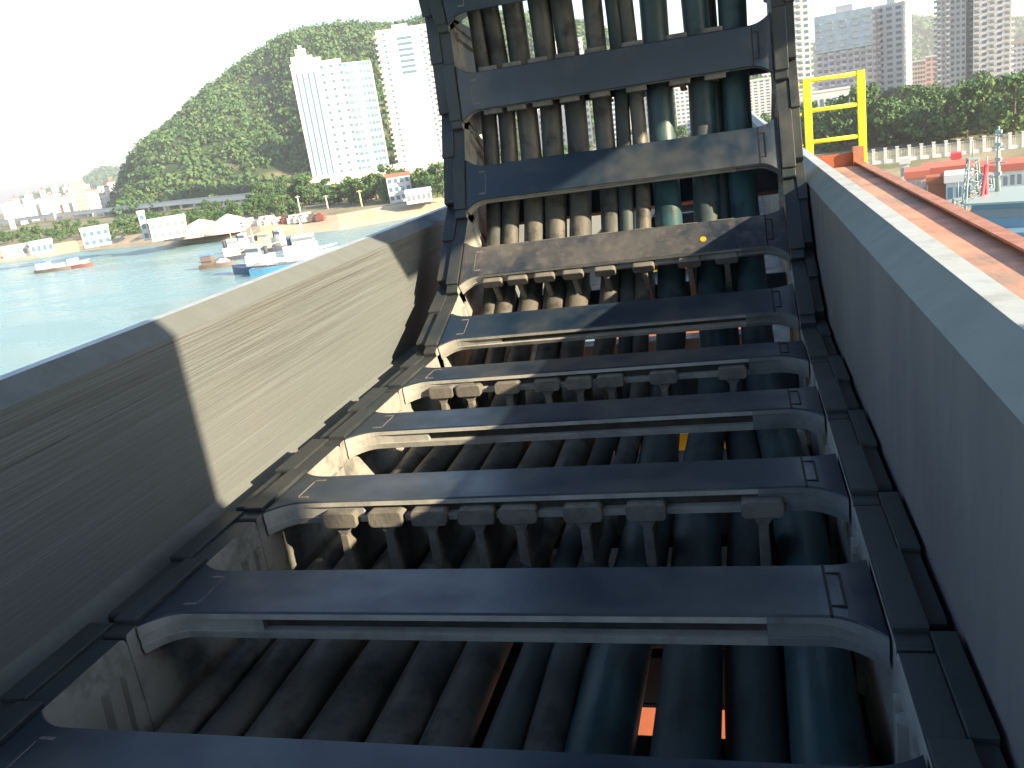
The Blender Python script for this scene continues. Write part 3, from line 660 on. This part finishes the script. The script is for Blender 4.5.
# ---- boats
def hull(mb, L_, B, H_, draft=.5, mi=0):
    rg = []
    for k in range(11):
        t = k/10; x = -L_/2 + L_*t; wf = min(1, .72 + t*1.2)*(1 if t < .6 else max(.04, 1-((t-.6)/.4)**2)); sh = H_*(1 + .45*max(0, t-.55)**1.3*2 + .1*(1-t))
        b = B/2*wf; rg.append([(x, -b, sh), (x, -b*.8, -draft), (x, b*.8, -draft), (x, b, sh)])
    mb.loft(rg, True, mi)
def boat(px, py, L_, B, H_, yaw, hm, label, cat='boat', kind='cabin', cm=None, group=None):
    p_ = onz(px, py, WZ); e = thing('work_boat' if kind != 'ship' else 'ship', label, cat, p_, yaw, group); cm = cm or M_hull_w
    a = MB(); hull(a, L_, B, H_); a.build('hull', hm, e)
    a = MB(); a.box(-L_*.46, L_*.30, -B*.40, B*.40, H_+.02, H_+.12); a.build('deck', M_hull_br, e)
    a = MB()
    for s_ in (-1, 1): a.tube([(-L_*.45, s_*B*.38, H_+.9), (L_*.1, s_*B*.46, H_+.9), (L_*.36, s_*B*.22, H_+1.3)], .06, 5)
    a.build('gunwale_rail', cm, e)
    if kind in ('cabin', 'tug'):
        c = MB(); c.box(-L_*.32, L_*.10, -B*.30, B*.30, H_+.12, H_+2.4); c.build('cabin', cm, e)
        c = MB(); c.box(-L_*.18, L_*.08, -B*.24, B*.24, H_+2.4, H_+4.4); c.build('wheelhouse', cm, e)
        c = MB(); c.box(-L_*.185, L_*.085, -B*.25, B*.25, H_+3.2, H_+3.9); c.build('window_band', M_dglass, e)
        c = MB(); c.tube([(-L_*.05, 0, H_+4.4), (-L_*.05, 0, H_+8)], .12, 6); c.box(-L_*.05-.1, -L_*.05+.1, -1.2, 1.2, H_+6.6, H_+6.75); c.build('mast', cm, e)
        c = MB(); c.tube([(-L_*.25, 0, H_+2.4), (-L_*.25, 0, H_+4.2)], .5, 8); c.build('funnel', M_hull_d, e)
    if kind == 'barge':
        c = MB(); c.box(-L_*.40, -L_*.1, -B*.35, B*.35, H_+.12, H_+2.3); c.build('cabin', cm, e)
        c = MB(); c.box(-L_*.42, -L_*.08, -B*.4, B*.4, H_+2.3, H_+2.5); c.build('canopy', M_tarp, e)
        c = MB(); c.loft([[(L_*(-.02+.4*t), -B*.3*s_, H_+.12), (L_*(-.02+.4*t), B*.3*s_, H_+.12), (L_*(-.02+.4*t), 0, H_+.2+1.0*s_)] for t, s_ in ((0, .3), (.3, 1), (.7, .9), (1, .2))]); c.build('cargo', M_grey, e)
    return e
boat(258, 272, 15, 5.2, 1.5, -.25+math.pi, M_hull_b, 'blue-hulled tug with a tall white wheelhouse moored nearest the trough', 'tug', 'tug')
boat(286, 270, 15, 5, 1.3, .35, mat('hull_brightblue', (0.06, 0.24, 0.42), .5), 'bright blue open boat lying right behind the tug', 'boat', 'open')
boat(312, 262, 17, 6, 2.0, .25, M_hull_w, 'all-white vessel with stacked decks right of the tug', 'vessel', 'tug')
boat(218, 267, 9, 3, .9, .2, M_hull_br, 'small brown boat at the left end of the moored group', 'boat', 'barge', M_hull_br)
boat(238, 259, 10, 3, 1.0, .5, M_hull_d, 'dark low boat just behind the tug', 'boat', 'cabin', M_cream)
boat(247, 252, 9, 2.8, .9, -.2, M_hull_r, 'small red-hulled boat behind the tug near the sand heap', 'boat', 'cabin')
boat(268, 252, 10, 3, 1.0, .1, M_hull_d, 'dark fishing boat with a yellowish cabin behind the blue boat', 'boat', 'cabin', M_yellowb)
boat(283, 249, 9, 3, 1.0, -.4, M_hull_g, 'grey-green boat farthest back in the moored group', 'boat', 'cabin')
boat(54, 271, 13, 3.6, .9, .05, M_hull_br, 'brown barge with a blue canopy, left of the pair on open water', 'barge', 'barge')
boat(81, 267, 9, 3.2, .9, .12, M_hull_r, 'short red-brown barge with a blue cabin roof, right of the pair on open water', 'barge', 'barge')
boat(18, 260, 12, 3, 1.0, .1, M_hull_d, 'dark boat with a blue cover moored at the far left shore', 'barge', 'barge')
# right: ship, lattice masts, warehouses, fence
p_ = onz(1020, 262, WZ); e = thing('service_ship', 'blue-grey service ship with a green mast and a red crane at the right edge', 'ship', p_, 1.1); Ds = p_.length
a = MB(); hull(a, 30, 8, 2.6); a.build('hull', M_hull_d, e)
a = MB(); a.box(-11, 3, -3.6, 3.6, 2.5, 5.2); a.build('superstructure', M_hull_g, e)
a = MB(); a.box(-8, 2, -3, 3, 5.2, 7.8); a.build('bridge', M_hull_g, e)
a = MB(); a.box(-8.1, 2.1, -3.1, 3.1, 6.3, 7.2); a.build('window_band', M_dglass, e)
a = MB(); a.box(-9, 2.6, -3.4, 3.4, 7.8, 8.0); a.build('bridge_roof', M_mast, e)
a = MB(); a.tube([(-.5, 2.2, 7.9), (-.5, 2.2, 14.9)], [.30, .10], 8)
for z_ in (9.5, 11, 12.6, 13.9): a.box(-.6, -.4, 3.6-z_*.03-1.2, 1.0+z_*.03-1.0+1.2, z_, z_+.15) if 0 else a.box(-.58, -.42, 2.2-1.9+z_*.1, 2.2+1.9-z_*.1, z_, z_+.14); a.box(-.8, -.2, 1.9, 2.5, z_+.25, z_+.6)
a.build('mast', M_mast, e)
a = MB(); a.tube([(-2.5, 2.9, 5), (-2.5, 2.9, 11.2)], .22, 8); a.tube([(-2.5, 2.9, 11), (-4.2, 3.0, 7.2), (-6.5, 3.3, 5.6)], .18, 8); a.build('crane_arm', M_redp, e)
for k in range(7):
    a = MB(); x_ = -10+k*2; a.box(x_, x_+.8, -3.68, -3.59, 3.4, 4.4); a.build('porthole', M_hull_w if k % 3 else M_dglass, e)
def lattice(px, pyb, pyt, lb):
    p_ = onz(px, pyb, WZ); hh = (pyb-pyt)/FPX*p_.length; e = thing('lattice_mast', lb, 'lattice mast', p_)
    w0, w1 = 1.3, .5
    for sx, sy in ((-1, -1), (1, -1), (1, 1), (-1, 1)):
        a = MB(); a.tube([(sx*w0, sy*w0, -.3), (sx*w1, sy*w1, hh)], .10, 5); a.build('leg', M_mast, e)
    a = MB(); n_ = 8
    for j in range(n_):
        t0, t1 = j/n_, (j+1)/n_; a0 = w0+(w1-w0)*t0; a1 = w0+(w1-w0)*t1
        C4 = [(-1, -1), (1, -1), (1, 1), (-1, 1)]
        for q_ in range(4):
            c0, c1 = C4[q_], C4[(q_+1) % 4]; a.tube([(c0[0]*a0, c0[1]*a0, hh*t0), (c1[0]*a1, c1[1]*a1, hh*t1)], .06, 4); a.tube([(c0[0]*a1, c0[1]*a1, hh*t1), (c1[0]*a1, c1[1]*a1, hh*t1)], .06, 4)
    a.build('bracing', M_mast, e)
    a = MB(); a.box(-.6, .6, -.6, .6, hh, hh+.2); a.tube([(0, 0, hh+.2), (0, 0, hh+2.2)], .07, 5); a.build('platform', M_mast, e)
lattice(972, 246, 172, 'pale green lattice mast left of the blue-grey ship')
lattice(986, 250, 186, 'shorter green lattice mast beside the blue-grey ship')
lattice(958, 240, 205, 'low green lattice frame at the quay edge, leftmost of the three')
building('warehouse', 'long low warehouse with a red roof beyond the orange rim', 'warehouse', 922, 972, 173, 178, 150, 9, M_white, 'windows', 1, 9, M_redroof)
building('warehouse', 'low red-roofed store behind the ship at the right edge', 'warehouse', 968, 1030, 172, 180, 140, 8, M_cream, 'windows', 1, 9, M_redroof)
building('warehouse', 'small red-roofed hut close to the orange rim', 'hut', 906, 928, 178, 184, 142, 6, M_pink, 'windows', 1, 4, M_redroof)
building('quay_store', 'boxy white quay store with a dark door, below the long red roof', 'store', 946, 972, 182, 192, 130, 6, M_white, 'windows', 1, 3, M_white)
building('orange_container', 'plain orange container beside the white quay store', 'container', 928, 946, 184, 190, 132, 3, M_orange, 'none', 1, 1, M_orange)
for px, py, D, mt, lb in ((956, 163, 172, M_redp, 'small bright red booth on the grass in front of the fence'), (905, 168, 165, M_grey, 'grey kiosk on the grass left of the red booth')):
    building('booth', lb, 'booth', px-4, px+4, py-4, py, D, 2.5, mt, 'windows', 1, 2, mt)
f0 = onz(862, 166, LZ); f1 = onz(1036, 146, LZ); nF = 15
e = thing('concrete_fence', 'long pale fence with regular concrete posts below the tree belt', 'fence', tuple(f0), math.atan2((f1-f0).y, (f1-f0).x)); Lf = (f1-f0).length
a = MB(); a.box(0, Lf, -.12, .12, 0, .7); a.build('plinth', M_cream, e)
for j in range(nF):
    a = MB(); x = j*Lf/(nF-1); a.box(x-.28, x+.28, -.28, .28, .003, 3.0); a.box(x-.36, x+.36, -.36, .36, 3.0, 3.2); a.build('post', M_white, e)
a = MB()
for j in range(nF*7):
    x = j*Lf/(nF*7); a.box(x, x+.07, -.04, .04, .7, 2.5)
a.box(0, Lf, -.05, .05, 2.5, 2.6); a.build('picket_panel', M_grey, e)
# grass strip in front of the fence
a = MB(); gp = [(862, 180), (1036, 160), (1036, 172), (862, 192)]
vs = [onz(px, py, LZ+.004) for px, py in gp]; a.add(vs, [(0, 1, 2, 3)]); structure(a.build('grass_strip', mat('grass', (0.10, 0.17, 0.04), .9, (0.28, 0.24, 0.15), .12, .8)))
# ---- haze
a = MB(); a.box(-7000, 7000, -2500, 8000, WZ-1, 145)
M_hz = bpy.data.materials.new('haze'); M_hz.use_nodes = True; N = M_hz.node_tree; N.nodes.clear()
ou = N.nodes.new('ShaderNodeOutputMaterial'); pv = N.nodes.new('ShaderNodeVolumePrincipled'); pv.inputs['Color'].default_value = (.93, .96, 1, 1); pv.inputs['Density'].default_value = 0.00026; pv.inputs['Anisotropy'].default_value = .3
N.links.new(pv.outputs[0], ou.inputs['Volume'])
hz = a.build('haze', M_hz); structure(hz, 'stuff')
